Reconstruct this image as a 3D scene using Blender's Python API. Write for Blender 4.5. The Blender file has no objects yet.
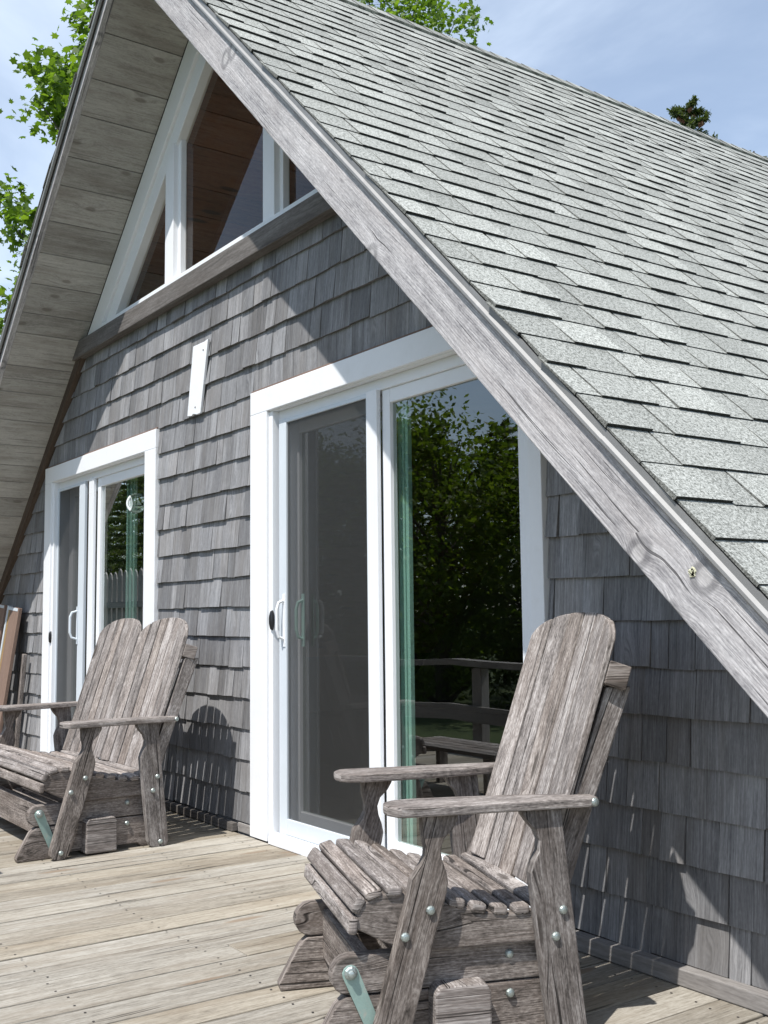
import bpy, math, random
from mathutils import Vector, Matrix
R = random.Random(7)
C = bpy.context.scene.collection
V = Vector
X, Y, Z = V((1, 0, 0)), V((0, 1, 0)), V((0, 0, 1))

# ------------------------------------------------------------------ mesh builder
class MB:
    def __init__(s):
        s.v = []; s.f = []; s.uv = []; s.t = []
    def poly(s, pts, grain=X, off=(0, 0), tint=.5):
        """one face; uv = metres along the grain / across it"""
        b = len(s.v); s.v += [tuple(p) for p in pts]
        s.f.append(tuple(range(b, b + len(pts))))
        n = V((0, 0, 0))
        for i in range(len(pts)):
            a, c = V(pts[i]), V(pts[(i + 1) % len(pts)])
            n += a.cross(c)
        if n.length < 1e-12: n = Z.copy()
        n.normalize()
        g = V(grain)
        if abs(n.dot(g)) > .9:
            g1 = (n.cross(Z) if abs(n.z) < .9 else X.copy()).normalized(); g2 = n.cross(g1)
            s.uv += [(V(p).dot(g1) * .3 + off[0], V(p).dot(g2) + off[1]) for p in pts]
        else:
            g2 = n.cross(g)
            if g2.length > 0: g2.normalize()
            s.uv += [(V(p).dot(g) + off[0], V(p).dot(g2) + off[1]) for p in pts]
        if isinstance(tint, (int, float)): tint = [tint] * len(pts)
        s.t += list(tint)
    def prism(s, poly, thick, o=(0, 0, 0), e1=Y, e2=Z, grain=None, tint=None):
        """poly in the e1,e2 plane through o, extruded by thick along e1 x e2"""
        o = V(o); e1 = V(e1); e2 = V(e2); n = e1.cross(e2)
        g = V(grain) if grain is not None else e1
        off = (R.uniform(0, 60), R.uniform(0, 60)); t = R.random() if tint is None else tint
        ar = sum(poly[i][0] * poly[(i + 1) % len(poly)][1] - poly[(i + 1) % len(poly)][0] * poly[i][1] for i in range(len(poly)))
        if ar < 0: poly = poly[::-1]
        a = [o + e1 * p[0] + e2 * p[1] for p in poly]
        b = [p + n * thick for p in a]
        if thick < 0: a, b = b, a
        s.poly(b, g, off, t); s.poly(a[::-1], g, off, t)
        k = len(a)
        for i in range(k):
            j = (i + 1) % k
            s.poly([a[i], a[j], b[j], b[i]], g, off, t)
        return s
    def box(s, lo, hi, grain=X, tint=None):
        (x0, y0, z0), (x1, y1, z1) = lo, hi
        return s.prism([(x0, y0), (x1, y0), (x1, y1), (x0, y1)], z1 - z0, (0, 0, z0), X, Y, grain, tint)
    def beam(s, a, b, up, w, h, tint=None):
        """bar from a to b, w across, h along up"""
        a, b = V(a), V(b); d = (b - a).normalized(); up = V(up); up = (up - d * up.dot(d)).normalized()
        sd = d.cross(up)
        L = (b - a).length
        return s.prism([(0, -w / 2), (L, -w / 2), (L, w / 2), (0, w / 2)], h, a - up * h / 2, d, -sd if d.cross(-sd).dot(up) > 0 else sd, d, tint)
    def tube(s, pts, rads, seg=8, tint=.5, cap=True):
        pts = [V(p) for p in pts]; rings = []
        off = (R.uniform(0, 60), R.uniform(0, 60))
        for i, p in enumerate(pts):
            d = (pts[min(i + 1, len(pts) - 1)] - pts[max(i - 1, 0)]).normalized()
            o = d.orthogonal().normalized() if i == 0 else (o - d * o.dot(d)).normalized()
            q = d.cross(o)
            rings.append([p + (o * math.cos(2 * math.pi * k / seg) + q * math.sin(2 * math.pi * k / seg)) * rads[i] for k in range(seg)])
        for i in range(len(pts) - 1):
            g = (pts[i + 1] - pts[i]).normalized()
            for k in range(seg):
                j = (k + 1) % seg
                s.poly([rings[i][k], rings[i][j], rings[i + 1][j], rings[i + 1][k]], g, off, tint)
        if cap:
            s.poly(rings[0][::-1], X, off, tint); s.poly(rings[-1], X, off, tint)
        return s
    def build(s, name, mat, parent=None, bevel=0, smooth=False, seg=2):
        me = bpy.data.meshes.new(name)
        # weld shared corners so that bevels and shading work
        key = {}; vs = []; fs = []
        for f in s.f:
            r = []
            for i in f:
                k = tuple(round(c, 5) for c in s.v[i])
                if k not in key: key[k] = len(vs); vs.append(s.v[i])
                r.append(key[k])
            fs.append(r)
        if bevel == 0 and not smooth: vs, fs = s.v, s.f
        ok = [i for i, f in enumerate(fs) if len(set(f)) == len(f)]
        me.from_pydata(vs, [], [fs[i] for i in ok])
        me.uv_layers.new(name='UVMap'); me.attributes.new('tint', 'FLOAT', 'CORNER')
        uvs = []; ts = []; pos = 0; oks = set(ok)
        for i, f in enumerate(s.f):
            if i in oks:
                for q in range(len(f)):
                    uvs += s.uv[pos + q]; ts.append(s.t[pos + q])
            pos += len(f)
        me.uv_layers['UVMap'].data.foreach_set('uv', uvs); me.attributes['tint'].data.foreach_set('value', ts)
        me.materials.append(mat)
        if smooth: me.polygons.foreach_set('use_smooth', [True] * len(me.polygons))
        me.update()
        o = bpy.data.objects.new(name, me); C.objects.link(o)
        if parent: o.parent = parent
        if bevel:
            m = o.modifiers.new('Bevel', 'BEVEL'); m.width = bevel; m.segments = seg; m.limit_method = 'ANGLE'; m.angle_limit = .6
        return o

def tag(o, label=None, cat=None, group=None, kind=None):
    if label: o['label'] = label
    if cat: o['category'] = cat
    if group: o['group'] = group
    if kind: o['kind'] = kind
    return o
def empty(name, loc, rz=0):
    o = bpy.data.objects.new(name, None); C.objects.link(o); o.location = loc; o.rotation_euler = (0, 0, rz); return o

# ------------------------------------------------------------------ materials
class NT:
    def __init__(s, name):
        s.m = bpy.data.materials.new(name); s.m.use_nodes = True; s.t = s.m.node_tree; s.t.nodes.clear()
        s.out = s.n('ShaderNodeOutputMaterial')
    def n(s, t, ins=None, **kw):
        o = s.t.nodes.new(t)
        for k, v in kw.items(): setattr(o, k, v)
        for k, v in (ins or {}).items():
            if isinstance(v, bpy.types.NodeSocket): s.t.links.new(v, o.inputs[k])
            else: o.inputs[k].default_value = v
        return o
    def math(s, op, a, b=0., c=0., clamp=False): return s.n('ShaderNodeMath', {0: a, 1: b, 2: c}, operation=op, use_clamp=clamp).outputs[0]
    def mix(s, f, a, b, mode='MIX'):
        return s.n('ShaderNodeMix', {'Factor': f, 'A': a, 'B': b} if False else {0: f, 6: a, 7: b}, data_type='RGBA', blend_type=mode, clamp_factor=True).outputs[2]
    def ramp(s, f, stops):
        o = s.n('ShaderNodeValToRGB', {0: f}); e = o.color_ramp.elements
        while len(e) < len(stops): e.new(.5)
        for k, (p, c) in enumerate(stops): e[k].position = p; e[k].color = (*c, 1) if len(c) == 3 else c
        return o.outputs[0]
    def smooth(s, x, a, b, lo=0., hi=1.):
        return s.n('ShaderNodeMapRange', {0: x, 1: a, 2: b, 3: lo, 4: hi}, interpolation_type='SMOOTHSTEP').outputs[0]
    def noise(s, vec, scale=1., detail=3., rough=.55, dims='3D'):
        return s.n('ShaderNodeTexNoise', {'Vector': vec, 'Scale': scale, 'Detail': detail, 'Roughness': rough}, noise_dimensions=dims).outputs[0]
    def vec(s, x, y, z=0.): return s.n('ShaderNodeCombineXYZ', {0: x, 1: y, 2: z}).outputs[0]
    def done(s, sh): s.t.links.new(sh, s.out.inputs[0]); return s.m

def c(*a):
    return (*a, 1.)
def wood(name, cols, stain=None, stain_amt=.3, fine=110., tintv=(.8, 1.15), knot=.5, kscale=(1.4, 7.), knotcol=None, crack=.5, rough=.85, bump=.4, huevar=None, fgain=1., ring=0., ringf=70., klight=False, crackthr=.66, wts=(.34, .22, .20, .24), speck=0., kmix=.75, swirl=.03):
    """weathered wood: cols = dark, mid, light; u runs along the grain (metres)"""
    t = NT(name)
    uv = t.n('ShaderNodeUVMap'); sp = t.n('ShaderNodeSeparateXYZ', {0: uv.outputs[0]}); u, v = sp.outputs[0], sp.outputs[1]
    tint = t.n('ShaderNodeAttribute', attribute_name='tint').outputs['Fac']
    # knots
    wob = t.noise(t.vec(t.math('MULTIPLY', u, 3.), t.math('MULTIPLY', v, 9.)), 1., 2.)
    vo = t.n('ShaderNodeTexVoronoi', {'Vector': t.vec(t.math('MULTIPLY', u, kscale[0]), t.math('MULTIPLY', v, kscale[1])), 'Scale': 1.}, voronoi_dimensions='2D')
    d = t.math('ADD', vo.outputs['Distance'], t.math('MULTIPLY', t.math('SUBTRACT', wob, .5), .06))
    keep = t.math('LESS_THAN', t.n('ShaderNodeSeparateColor', {0: vo.outputs['Color']}).outputs[0], knot)
    kswirl = t.math('MULTIPLY', t.smooth(d, .42, .05), keep)
    kcore = t.math('MULTIPLY', t.smooth(d, .13, .06), keep)
    wave = t.noise(t.vec(t.math('MULTIPLY', u, .9), t.math('MULTIPLY', v, 5.)), 1., 2.)
    v2 = t.math('ADD', t.math('ADD', v, t.math('MULTIPLY', wave, .05)), t.math('MULTIPLY', kswirl, swirl))
    f1 = t.noise(t.vec(t.math('MULTIPLY', u, 3.5), t.math('MULTIPLY', v2, fine)), 1., 4., .6)
    f2 = t.noise(t.vec(t.math('MULTIPLY', u, 1.3), t.math('MULTIPLY', v2, fine * .26)), 1., 3., .6)
    f3 = t.noise(t.vec(t.math('MULTIPLY', u, 1.1), t.math('MULTIPLY', v, 4.)), 1., 4., .6)
    f4 = t.noise(t.vec(t.math('MULTIPLY', u, 26.), t.math('MULTIPLY', v2, fine * 2.1), 2.), 1., 2., .6)
    val = t.math('ADD', t.math('ADD', t.math('MULTIPLY', f1, wts[0]), t.math('MULTIPLY', f2, wts[1])), t.math('ADD', t.math('MULTIPLY', f3, wts[2]), t.math('MULTIPLY', f4, wts[3])))
    if speck:
        f5 = t.noise(t.vec(t.math('MULTIPLY', u, 9.), t.math('MULTIPLY', v, 22.), 6.), 1., 5., .72)
        f6 = t.noise(t.vec(t.math('MULTIPLY', u, 70.), t.math('MULTIPLY', v, 170.), 4.), 1., 2., .6)
        val = t.math('ADD', val, t.math('MULTIPLY', t.math('ADD', t.math('SUBTRACT', f5, .5), t.math('MULTIPLY', t.math('SUBTRACT', f6, .5), .7)), speck))
    if ring:
        w1 = t.noise(t.vec(t.math('MULTIPLY', u, .55), t.math('MULTIPLY', v, 1.6), 5.), 1., 2.)
        ph = t.math('ADD', t.math('MULTIPLY', t.math('ADD', v2, t.math('MULTIPLY', kswirl, swirl * .6)), ringf), t.math('MULTIPLY', w1, 16.))
        sn_ = t.math('SINE', t.math('MULTIPLY', ph, 6.2832))
        amp = t.smooth(t.noise(t.vec(t.math('MULTIPLY', u, 1.), t.math('MULTIPLY', v, 9.), 8.), 1., 2.), .35, .65)
        val = t.math('ADD', val, t.math('MULTIPLY', t.math('MULTIPLY', sn_, amp), ring))
    h = .11 / fgain
    col = t.ramp(val, [(.5 - h * 1.5, cols[0]), (.5, cols[1]), (.5 + h * 1.4, cols[2])])
    if stain:
        sn = t.noise(t.vec(t.math('MULTIPLY', u, 1.6), t.math('MULTIPLY', v, 8.), t.math('MULTIPLY', tint, 9.)), 1., 4., .65)
        col = t.mix(t.math('MULTIPLY', t.smooth(sn, .42, .68), stain_amt), col, c(*stain))
    if huevar: col = t.mix(t.smooth(t.math('FRACT', t.math('MULTIPLY', tint, 7.31)), .35, .95), col, t.mix(.75, col, c(*huevar), 'MULTIPLY'))
    ck = t.smooth(t.noise(t.vec(t.math('MULTIPLY', u, 1.6), t.math('MULTIPLY', v2, fine * .55), 3.3), 1., 2., .5), crackthr, crackthr + .07)
    ck = t.math('MULTIPLY', ck, crack)
    col = t.mix(ck, col, c(*[x * .22 for x in cols[0]]))
    if klight: col = t.mix(t.math('MULTIPLY', t.math('MULTIPLY', t.smooth(d, .24, .17), t.smooth(d, .08, .13)), t.math('MULTIPLY', keep, .5)), col, c(*[x * .7 for x in cols[0]]))
    if knotcol: col = t.mix(t.math('MULTIPLY', kcore, kmix), col, c(*knotcol))
    tv = t.n('ShaderNodeMapRange', {0: tint, 1: 0., 2: 1., 3: tintv[0], 4: tintv[1]}).outputs[0]
    col = t.mix(1., col, t.n('ShaderNodeCombineColor', {0: tv, 1: tv, 2: tv}).outputs[0], 'MULTIPLY')
    ht = t.math('SUBTRACT', t.math('ADD', t.math('MULTIPLY', f1, .6), t.math('MULTIPLY', f2, .5)), t.math('MULTIPLY', ck, .8))
    bp = t.n('ShaderNodeBump', {'Strength': bump, 'Distance': .004, 'Height': ht})
    b = t.n('ShaderNodeBsdfPrincipled', {'Base Color': col, 'Roughness': rough, 'Normal': bp.outputs[0], 'Specular IOR Level': .25})
    return t.done(b.outputs[0])
def plain(name, col, rough=.5, metal=0., var=.12, spec=.5, scale=6., dirt=None, bump=0.):
    t = NT(name); co = t.n('ShaderNodeTexCoord').outputs['Object']
    n1 = t.noise(co, scale, 5., .6); n2 = t.noise(co, scale * 9, 3.)
    k = t.n('ShaderNodeMapRange', {0: t.math('ADD', t.math('MULTIPLY', n1, .65), t.math('MULTIPLY', n2, .35)), 1: .3, 2: .7, 3: 1 - var, 4: 1 + var * .6}).outputs[0]
    cc = t.mix(1., c(*col), t.n('ShaderNodeCombineColor', {0: k, 1: k, 2: k}).outputs[0], 'MULTIPLY')
    if dirt: cc = t.mix(t.math('MULTIPLY', t.smooth(t.noise(co, scale * 1.7, 6., .7), .52, .72), dirt[1]), cc, c(*dirt[0]))
    ins = {'Base Color': cc, 'Roughness': rough, 'Metallic': metal, 'Specular IOR Level': spec}
    if bump: ins['Normal'] = t.n('ShaderNodeBump', {'Strength': bump, 'Distance': .003, 'Height': n2}).outputs[0]
    return t.done(t.n('ShaderNodeBsdfPrincipled', ins).outputs[0])

M = {}
M['shingle'] = wood('cedar_shingle', [(.075, .075, .08), (.24, .24, .249), (.425, .425, .434)], (.16, .148, .138), .45, fine=150., tintv=(.68, 1.18), knot=.12, kscale=(3., 9.), crack=.25, bump=.5, huevar=(.99, .97, .95), fgain=1.0, wts=(.36, .2, .22, .22), speck=.13)
M['rake'] = wood('silver_pine', [(.15, .145, .155), (.40, .385, .39), (.66, .64, .64)], (.50, .45, .43), .25, fine=150., tintv=(.95, 1.05), knot=.3, kscale=(5.0, 4.2), knotcol=(.56, .54, .52), crack=.75, bump=.7, ring=.03, ringf=125., klight=True, fgain=1.15, crackthr=.64, wts=(.36, .16, .20, .28), speck=.25, kmix=.25, swirl=.015)
M['soffit'] = wood('soffit_pine', [(.19, .18, .165), (.40, .385, .36), (.53, .515, .485)], (.22, .195, .17), .5, fine=70., tintv=(.82, 1.15), knot=.2, kscale=(2.8, 6.5), knotcol=(.14, .12, .10), crack=.35, bump=.25, fgain=.9, speck=.25, kmix=.55)
M['chair'] = wood('weathered_seat_wood', [(.05, .045, .042), (.236, .210, .197), (.51, .476, .455)], (.15, .118, .10), .42, fine=190., tintv=(.60, 1.22), knot=.32, kscale=(2.2, 9.), knotcol=(.045, .036, .03), crack=.85, bump=.8, huevar=(1., .94, .88), ring=.006, ringf=90., fgain=1.08, crackthr=.63, wts=(.34, .12, .24, .30), speck=.42)
M['deck'] = wood('deck_wood', [(.125, .109, .089), (.325, .30, .258), (.475, .452, .405)], (.21, .17, .125), .45, fine=80., tintv=(.80, 1.06), knot=.25, kscale=(1.2, 6.), knotcol=(.22, .16, .11), crack=.8, bump=.6, huevar=(.97, .92, .84), ring=.008, ringf=60., fgain=.95, crackthr=.64, wts=(.32, .18, .24, .26), speck=.2)
M['darktrim'] = wood('dark_trim_wood', [(.035, .026, .02), (.085, .062, .048), (.13, .10, .08)], (.16, .11, .08), .3, fine=60., knot=.1, crack=.3, bump=.2)
M['sill'] = wood('sill_wood', [(.06, .052, .048), (.14, .128, .12), (.24, .225, .215)], (.10, .085, .075), .4, fine=60., knot=.15, crack=.35, bump=.3)
M['inner'] = wood('inner_pine', [(.16, .06, .025), (.32, .135, .065), (.42, .20, .10)], None, fine=50., knot=.2, knotcol=(.03, .015, .01), crack=.1, bump=.1)
M['panelbrown'] = wood('brown_panel_wood', [(.13, .085, .065), (.22, .15, .118), (.27, .19, .155)], (.17, .12, .1), .3, fine=70., knot=.1, crack=.15, bump=.15)
M['fence'] = wood('fence_wood', [(.12, .11, .105), (.25, .235, .225), (.36, .345, .33)], None, fine=60., knot=.2, knotcol=(.08, .07, .06), crack=.3)
M['bark'] = wood('bark', [(.03, .026, .022), (.085, .075, .065), (.16, .145, .13)], None, fine=30., knot=.0, crack=.6, bump=.9)
M['white'] = plain('white_vinyl', (.80, .815, .84), .42, var=.02, scale=3., dirt=((.68, .68, .67), .2))
M['whitepaint'] = plain('white_paint', (.81, .82, .84), .55, var=.03, scale=5., dirt=((.66, .65, .62), .2), bump=.1)
M['alu'] = plain('drip_metal', (.27, .268, .265), .6, .25, var=.1, scale=5., dirt=((.38, .38, .38), .5))
M['alugrey'] = plain('sash_metal', (.62, .67, .72), .4, .0, var=.04)
M['tealedge'] = plain('teal_tint', (.60, .86, .79), .3, 0., var=.05)
M['green'] = plain('green_strap', (.27, .38, .345), .55, .15, var=.15, scale=30., dirt=((.45, .38, .33), .5))
M['bolt'] = plain('bolt_zinc', (.40, .45, .435), .42, .75, var=.15, scale=60.)
M['rust'] = plain('rust_washer', (.22, .06, .045), .8, 0, var=.3, scale=80.)
M['black'] = plain('black_latch', (.015, .015, .017), .35, 0, var=.05)
M['wall_in'] = plain('room_wall', (.16, .13, .10), .8, 0, var=.1)
M['floor_in'] = plain('room_floor', (.10, .075, .055), .5, 0, var=.15)
M['bounce'] = plain('bounce_boards', (.52, .33, .19), .5, 0, var=.15)
M['nail'] = plain('nail_head', (.07, .06, .055), .6, .3, var=.2)
M['felt'] = plain('roof_felt', (.03, .03, .03), .9)
M['lichen'] = plain('lichen', (.60, .59, .43), .9, var=.15, scale=60., bump=.2)
M['decal'] = plain('etched_decal', (.88, .90, .90), .6, var=.1)
M['frameblue'] = plain('pale_frame', (.58, .63, .68), .45, var=.05)
M['gold'] = plain('amber_frame', (.30, .19, .07), .6, var=.2)

def glass(name, tintc, refl, rough=0.):
    t = NT(name)
    ge = t.n('ShaderNodeNewGeometry')
    cs = t.math('ABSOLUTE', t.n('ShaderNodeVectorMath', {0: ge.outputs['Normal'], 1: ge.outputs['Incoming']}, operation='DOT_PRODUCT').outputs['Value'])
    fr = t.math('ADD', .04, t.math('MULTIPLY', t.math('POWER', t.math('SUBTRACT', 1., cs, clamp=True), 5.), .96))   # the same from both sides of the pane
    fac = t.math('MULTIPLY', fr, refl, clamp=True)
    co = t.n('ShaderNodeTexCoord').outputs['Object']
    bp = t.n('ShaderNodeBump', {'Strength': .012, 'Distance': .02, 'Height': t.noise(co, 1.8, 1.)}).outputs[0]
    g = t.n('ShaderNodeBsdfGlossy', {'Color': c(.97, 1., .99), 'Roughness': rough, 'Normal': bp}).outputs[0]
    tr = t.n('ShaderNodeBsdfTransparent', {'Color': c(*tintc)}).outputs[0]
    return t.done(t.n('ShaderNodeMixShader', {0: fac, 1: tr, 2: g}).outputs[0])
M['glass'] = glass('door_glass', (.62, .70, .66), 4.3)
M['glass_top'] = glass('gable_glass', (.88, .85, .80), 1.0)
def mesh_screen():
    t = NT('insect_mesh')
    tr = t.n('ShaderNodeBsdfTransparent', {'Color': c(1, 1, 1)}).outputs[0]
    df = t.n('ShaderNodeBsdfPrincipled', {'Base Color': c(.030, .030, .029), 'Roughness': .6}).outputs[0]
    co = t.n('ShaderNodeTexCoord').outputs['Object']
    f = t.math('ADD', .60, t.math('MULTIPLY', t.noise(co, 2., 4., .7), .08))
    return t.done(t.n('ShaderNodeMixShader', {0: f, 1: tr, 2: df}).outputs[0])
M['screen'] = mesh_screen()

def asphalt():
    t = NT('asphalt_shingle')
    uv = t.n('ShaderNodeUVMap').outputs[0]
    tint = t.n('ShaderNodeAttribute', attribute_name='tint').outputs['Fac']
    n1 = t.noise(uv, 190., 2., .7, '2D'); n2 = t.noise(uv, 75., 2., .6, '2D'); n3 = t.noise(uv, 1.3, 4., .6, '2D')
    g = t.math('ADD', t.math('MULTIPLY', n1, .62), t.math('MULTIPLY', n2, .38))
    col = t.ramp(g, [(.33, (.09, .092, .082)), (.47, (.29, .295, .27)), (.62, (.52, .525, .49))])
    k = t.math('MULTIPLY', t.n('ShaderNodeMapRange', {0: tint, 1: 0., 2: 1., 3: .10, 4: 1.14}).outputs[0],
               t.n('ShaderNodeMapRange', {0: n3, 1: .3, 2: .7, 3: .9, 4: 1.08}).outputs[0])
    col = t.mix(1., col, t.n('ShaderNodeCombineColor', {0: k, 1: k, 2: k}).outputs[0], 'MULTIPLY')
    bp = t.n('ShaderNodeBump', {'Strength': .6, 'Distance': .003, 'Height': n1}).outputs[0]
    return t.done(t.n('ShaderNodeBsdfPrincipled', {'Base Color': col, 'Roughness': .92, 'Normal': bp, 'Specular IOR Level': .2}).outputs[0])
M['asphalt'] = asphalt()

def leafmat(name, a, b, trans):
    t = NT(name)
    tint = t.n('ShaderNodeAttribute', attribute_name='tint').outputs['Fac']
    col = t.mix(tint, c(*a), c(*b))
    d = t.n('ShaderNodeBsdfPrincipled', {'Base Color': col, 'Roughness': .5, 'Specular IOR Level': .35}).outputs[0]
    tc = t.mix(1., col, c(1.25 * trans, 1.35 * trans, .45 * trans), 'MULTIPLY')
    tl = t.n('ShaderNodeBsdfTranslucent', {'Color': tc}).outputs[0]
    return t.done(t.n('ShaderNodeMixShader', {0: .45, 1: d, 2: tl}).outputs[0])
M['maple'] = leafmat('maple_leaf', (.06, .11, .018), (.14, .21, .035), 1.45)
M['leaf'] = leafmat('broad_leaf', (.045, .08, .014), (.11, .15, .026), 1.6)
M['needle'] = leafmat('spruce_needle', (.045, .07, .028), (.10, .125, .05), 1.1)
M['cone'] = plain('spruce_cone', (.17, .075, .04), .7, var=.3, scale=20.)

def ground_mat():
    t = NT('grass_ground'); co = t.n('ShaderNodeTexCoord').outputs['Object']
    n = t.noise(co, .8, 6., .7); n2 = t.noise(co, 30., 4., .7)
    col = t.ramp(t.math('ADD', t.math('MULTIPLY', n, .5), t.math('MULTIPLY', n2, .5)), [(.35, (.025, .04, .012)), (.5, (.055, .085, .025)), (.65, (.10, .12, .045))])
    bp = t.n('ShaderNodeBump', {'Strength': 1., 'Distance': .05, 'Height': n2}).outputs[0]
    return t.done(t.n('ShaderNodeBsdfPrincipled', {'Base Color': col, 'Roughness': .95, 'Normal': bp}).outputs[0])
M['ground'] = ground_mat()

# ------------------------------------------------------------------ setting
GZ = -.65
g = MB(); g.poly([(-900, -900, GZ), (900, -900, GZ), (900, 900, GZ), (-900, 900, GZ)])
tag(g.build('ground', M['ground']), 'mown grass ground around the cabin and its deck', 'ground', kind='structure')

d = MB(); x = -7.; xs_ = []
while x < 6.4:
    w = .138 + R.uniform(-.003, .003)
    dz = R.uniform(-.0025, .0015)
    # long boards butt over a joist somewhere along their length
    j = R.choice([-.9, -1.5, -2.1, -9, -9, -9])
    segs = [(-3.18, -.005)] if j < -5 else [(-3.18, j - .002), (j + .002, -.005)]
    for (a, b) in segs:
        d.box((x, a, -.034 + dz), (x + w, b, dz), Y)
    xs_.append(x + w / 2); x += w + R.uniform(.005, .009)
deck = tag(d.build('deck', M['deck'], bevel=.003), 'sunlit weathered plank deck in front of the cabin', 'deck', kind='structure')
nh = MB()
for xx in xs_:
    for yy in (-3.0, -2.0, -1.5, -1.0, -.52, -.1):
        for q in (-.042, .042):
            px_, py_, rr_ = xx + q + R.uniform(-.006, .006), yy + R.uniform(-.012, .012), .0042
            nh.poly([(px_ + rr_ * math.cos(a * 1.0472), py_ + rr_ * math.sin(a * 1.0472), .0022) for a in range(6)])
no = tag(nh.build('nail_heads', M['nail'], deck), kind='stuff')
jb = MB()
for xx in [-6.9 + i * 1.2 for i in range(12)]: jb.box((xx, -3.1, GZ - .1), (xx + .09, -3.01, -.22), Z)
jb.box((-7., -3.14, -.22), (6.4, -3.10, -.04), X)
for yy in (-3.0, -2.0, -1.0, -.1): jb.box((-7, yy, -.22), (6.4, yy + .04, -.045), X)
jo = jb.build('deck_frame', M['sill'], deck)

# ------------------------------------------------------------------ cabin
SL, SR = .86, .98
def zl(x, a=5.15): return a + SL * x          # left soffit line
def zr(x, a=4.40): return a - SR * x          # right soffit line
def xl(z, a=5.15): return (z - a) / SL
def xr(z, a=4.40): return (a - z) / SR
cabin = empty('cabin', (-.5, 0, 0))
tag(cabin, 'grey shingled cabin with a steep roof reaching down to the deck', 'cabin')
ROOFY = {'soffit', 'ceiling', 'rake_board', 'lichen', 'roof', 'drip_edge', 'roof_shingles', 'ridge_cap', 'room_floor', 'bounce_floor', 'partition', 'back_wall', 'curtain'}
WS = .03
def P(mb, name, mat, parent=cabin, **k):
    if name not in ROOFY: mb.v = [(v[0], v[1] + WS, v[2]) for v in mb.v]
    o = mb.build(name, mat, None, **k); o.parent = parent
    if parent is cabin: o.matrix_parent_inverse = Matrix.Translation((.5, 0, 0))
    return o
LD = (-3.26, -1.157); RD = (.057, 2.197); DT = 2.232
# structural wall behind the shingles
w = MB()
W0, W1 = .004, .13
def wp(poly): w.prism([(p[0], p[1]) for p in poly], -(W1 - W0), (0, W0, 0), X, Z, Z, .3)
wp([(xl(-.1), -.1), (LD[0] + .08, -.1), (LD[0] + .08, 2.16), (xl(2.16), 2.16)])
wp([(LD[1] - .1, -.1), (RD[0] + .1, -.1), (RD[0] + .1, 2.16), (LD[1] - .1, 2.16)])
wp([(RD[1] - .03, -.1), (xr(-.1), -.1), (xr(2.16), 2.16), (RD[1] - .03, 2.16)])
wp([(xl(2.16), 2.1605), (xr(2.16), 2.1605), (xr(3.06), 3.06), (xl(3.06), 3.06)])
P(w, 'wall', M['darktrim'])

# cedar shingles, each its own tapered board in one covering
s = MB()
def shingle_rows(x0f, x1f, z0, exp, n, skip=lambda x, z: False, seed=1):
    for k in range(n):
        zb = z0 + k * exp; zt = min(zb + exp + .035, 3.0)
        if zb > 2.96: break
        x = x0f(zb) + R.uniform(-.15, 0)
        while x < x1f(zb):
            ww = R.choice([.075, .09, .10, .12, .13, .15, .17, .20]) * R.uniform(.92, 1.08)
            a, b = x, x + ww - R.uniform(.001, .004)
            a2 = max(a, x0f(zb)); b2 = min(b, x1f(zb))
            if b2 - a2 > .012 and not skip((a2 + b2) / 2, zb):
                t0 = R.uniform(.012, .023); bow = R.uniform(-.005, .005); jz = R.uniform(-.003, .003)
                tl = min(zt, zl(a2) - .0, zr(a2) - .0); tr = min(zt, zl(b2), zr(b2))
                if max(tl, tr) > zb + .02:
                    tl = max(tl, zb + .01); tr = max(tr, zb + .01)
                    f = lambda z: -t0 + (t0 - .002) * min(1, (z - zb) / (exp + .035))
                    A = (a2, -t0 - .002, zb + jz - bow * .4); B = (b2, -t0 - .002, zb + jz + bow * .4)
                    Dp = (a2, f(tl), tl); Cp = (b2, f(tr), tr)
                    off = (R.uniform(0, 90), R.uniform(0, 90)); t = R.random()
                    s.poly([A, B, Cp, Dp], Z, off, t)
                    A2 = (A[0], .004, A[2] + .003); B2 = (B[0], .004, B[2] + .003)
                    s.poly([A2, B2, B, A], X, off, t * .5)
                    s.poly([A, Dp, (a2, .004, tl), A2], Z, off, t * .5); s.poly([B2, (b2, .004, tr), Cp, B], Z, off, t * .5)
            x += ww
E_ = .1555
Zb0 = .053 - E_
def door_skip(x, z):
    zc = z + E_ * .6
    return (LD[0] < x < LD[1] or RD[0] < x < RD[1]) and z < DT - .09
def clampx(fn, lo, hi):
    return lambda z: max(lo, min(hi, fn(z)))
nrow = 21
# left of the left door / between doors / right of the right door / above
for (f0, f1, e, z0, n) in [
    (lambda z: xl(z) + .02, lambda z: LD[0] - .003, E_, Zb0, 16),
    (lambda z: LD[1] + .003, lambda z: RD[0] - .003, E_, Zb0, 16),
    (lambda z: RD[1] + .003, lambda z: xr(z) - .01, .1435, .053, 16)]:
    shingle_rows(f0, f1, z0, e, n)
ztop = Zb0 + 16 * E_
# row that meets the head casings and all rows above
zc_ = ztop - E_
rows_above = []
k = 15
shingle_rows(lambda z: max(xl(z) + .02, -9), lambda z: xr(z) - .01, ztop, E_, 5)
# fill strip directly above each head casing
def strip(x0, x1, za, zb):
    x = x0
    while x < x1:
        ww = R.choice([.09, .1, .12, .13, .15, .17]); b = min(x + ww - .002, x1)
        off = (R.uniform(0, 90), R.uniform(0, 90)); t = R.random()
        s.poly([(x, -.012, za), (b, -.012, za), (b, -.006, zb), (x, -.006, zb)], Z, off, t)
        x += ww
strip(max(LD[0], xl(2.3)), LD[1], DT + .004, ztop + .03); strip(RD[0], xr(2.3), DT + .004, ztop + .03)
P(s, 'wall_shingles', M['shingle'])

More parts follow.
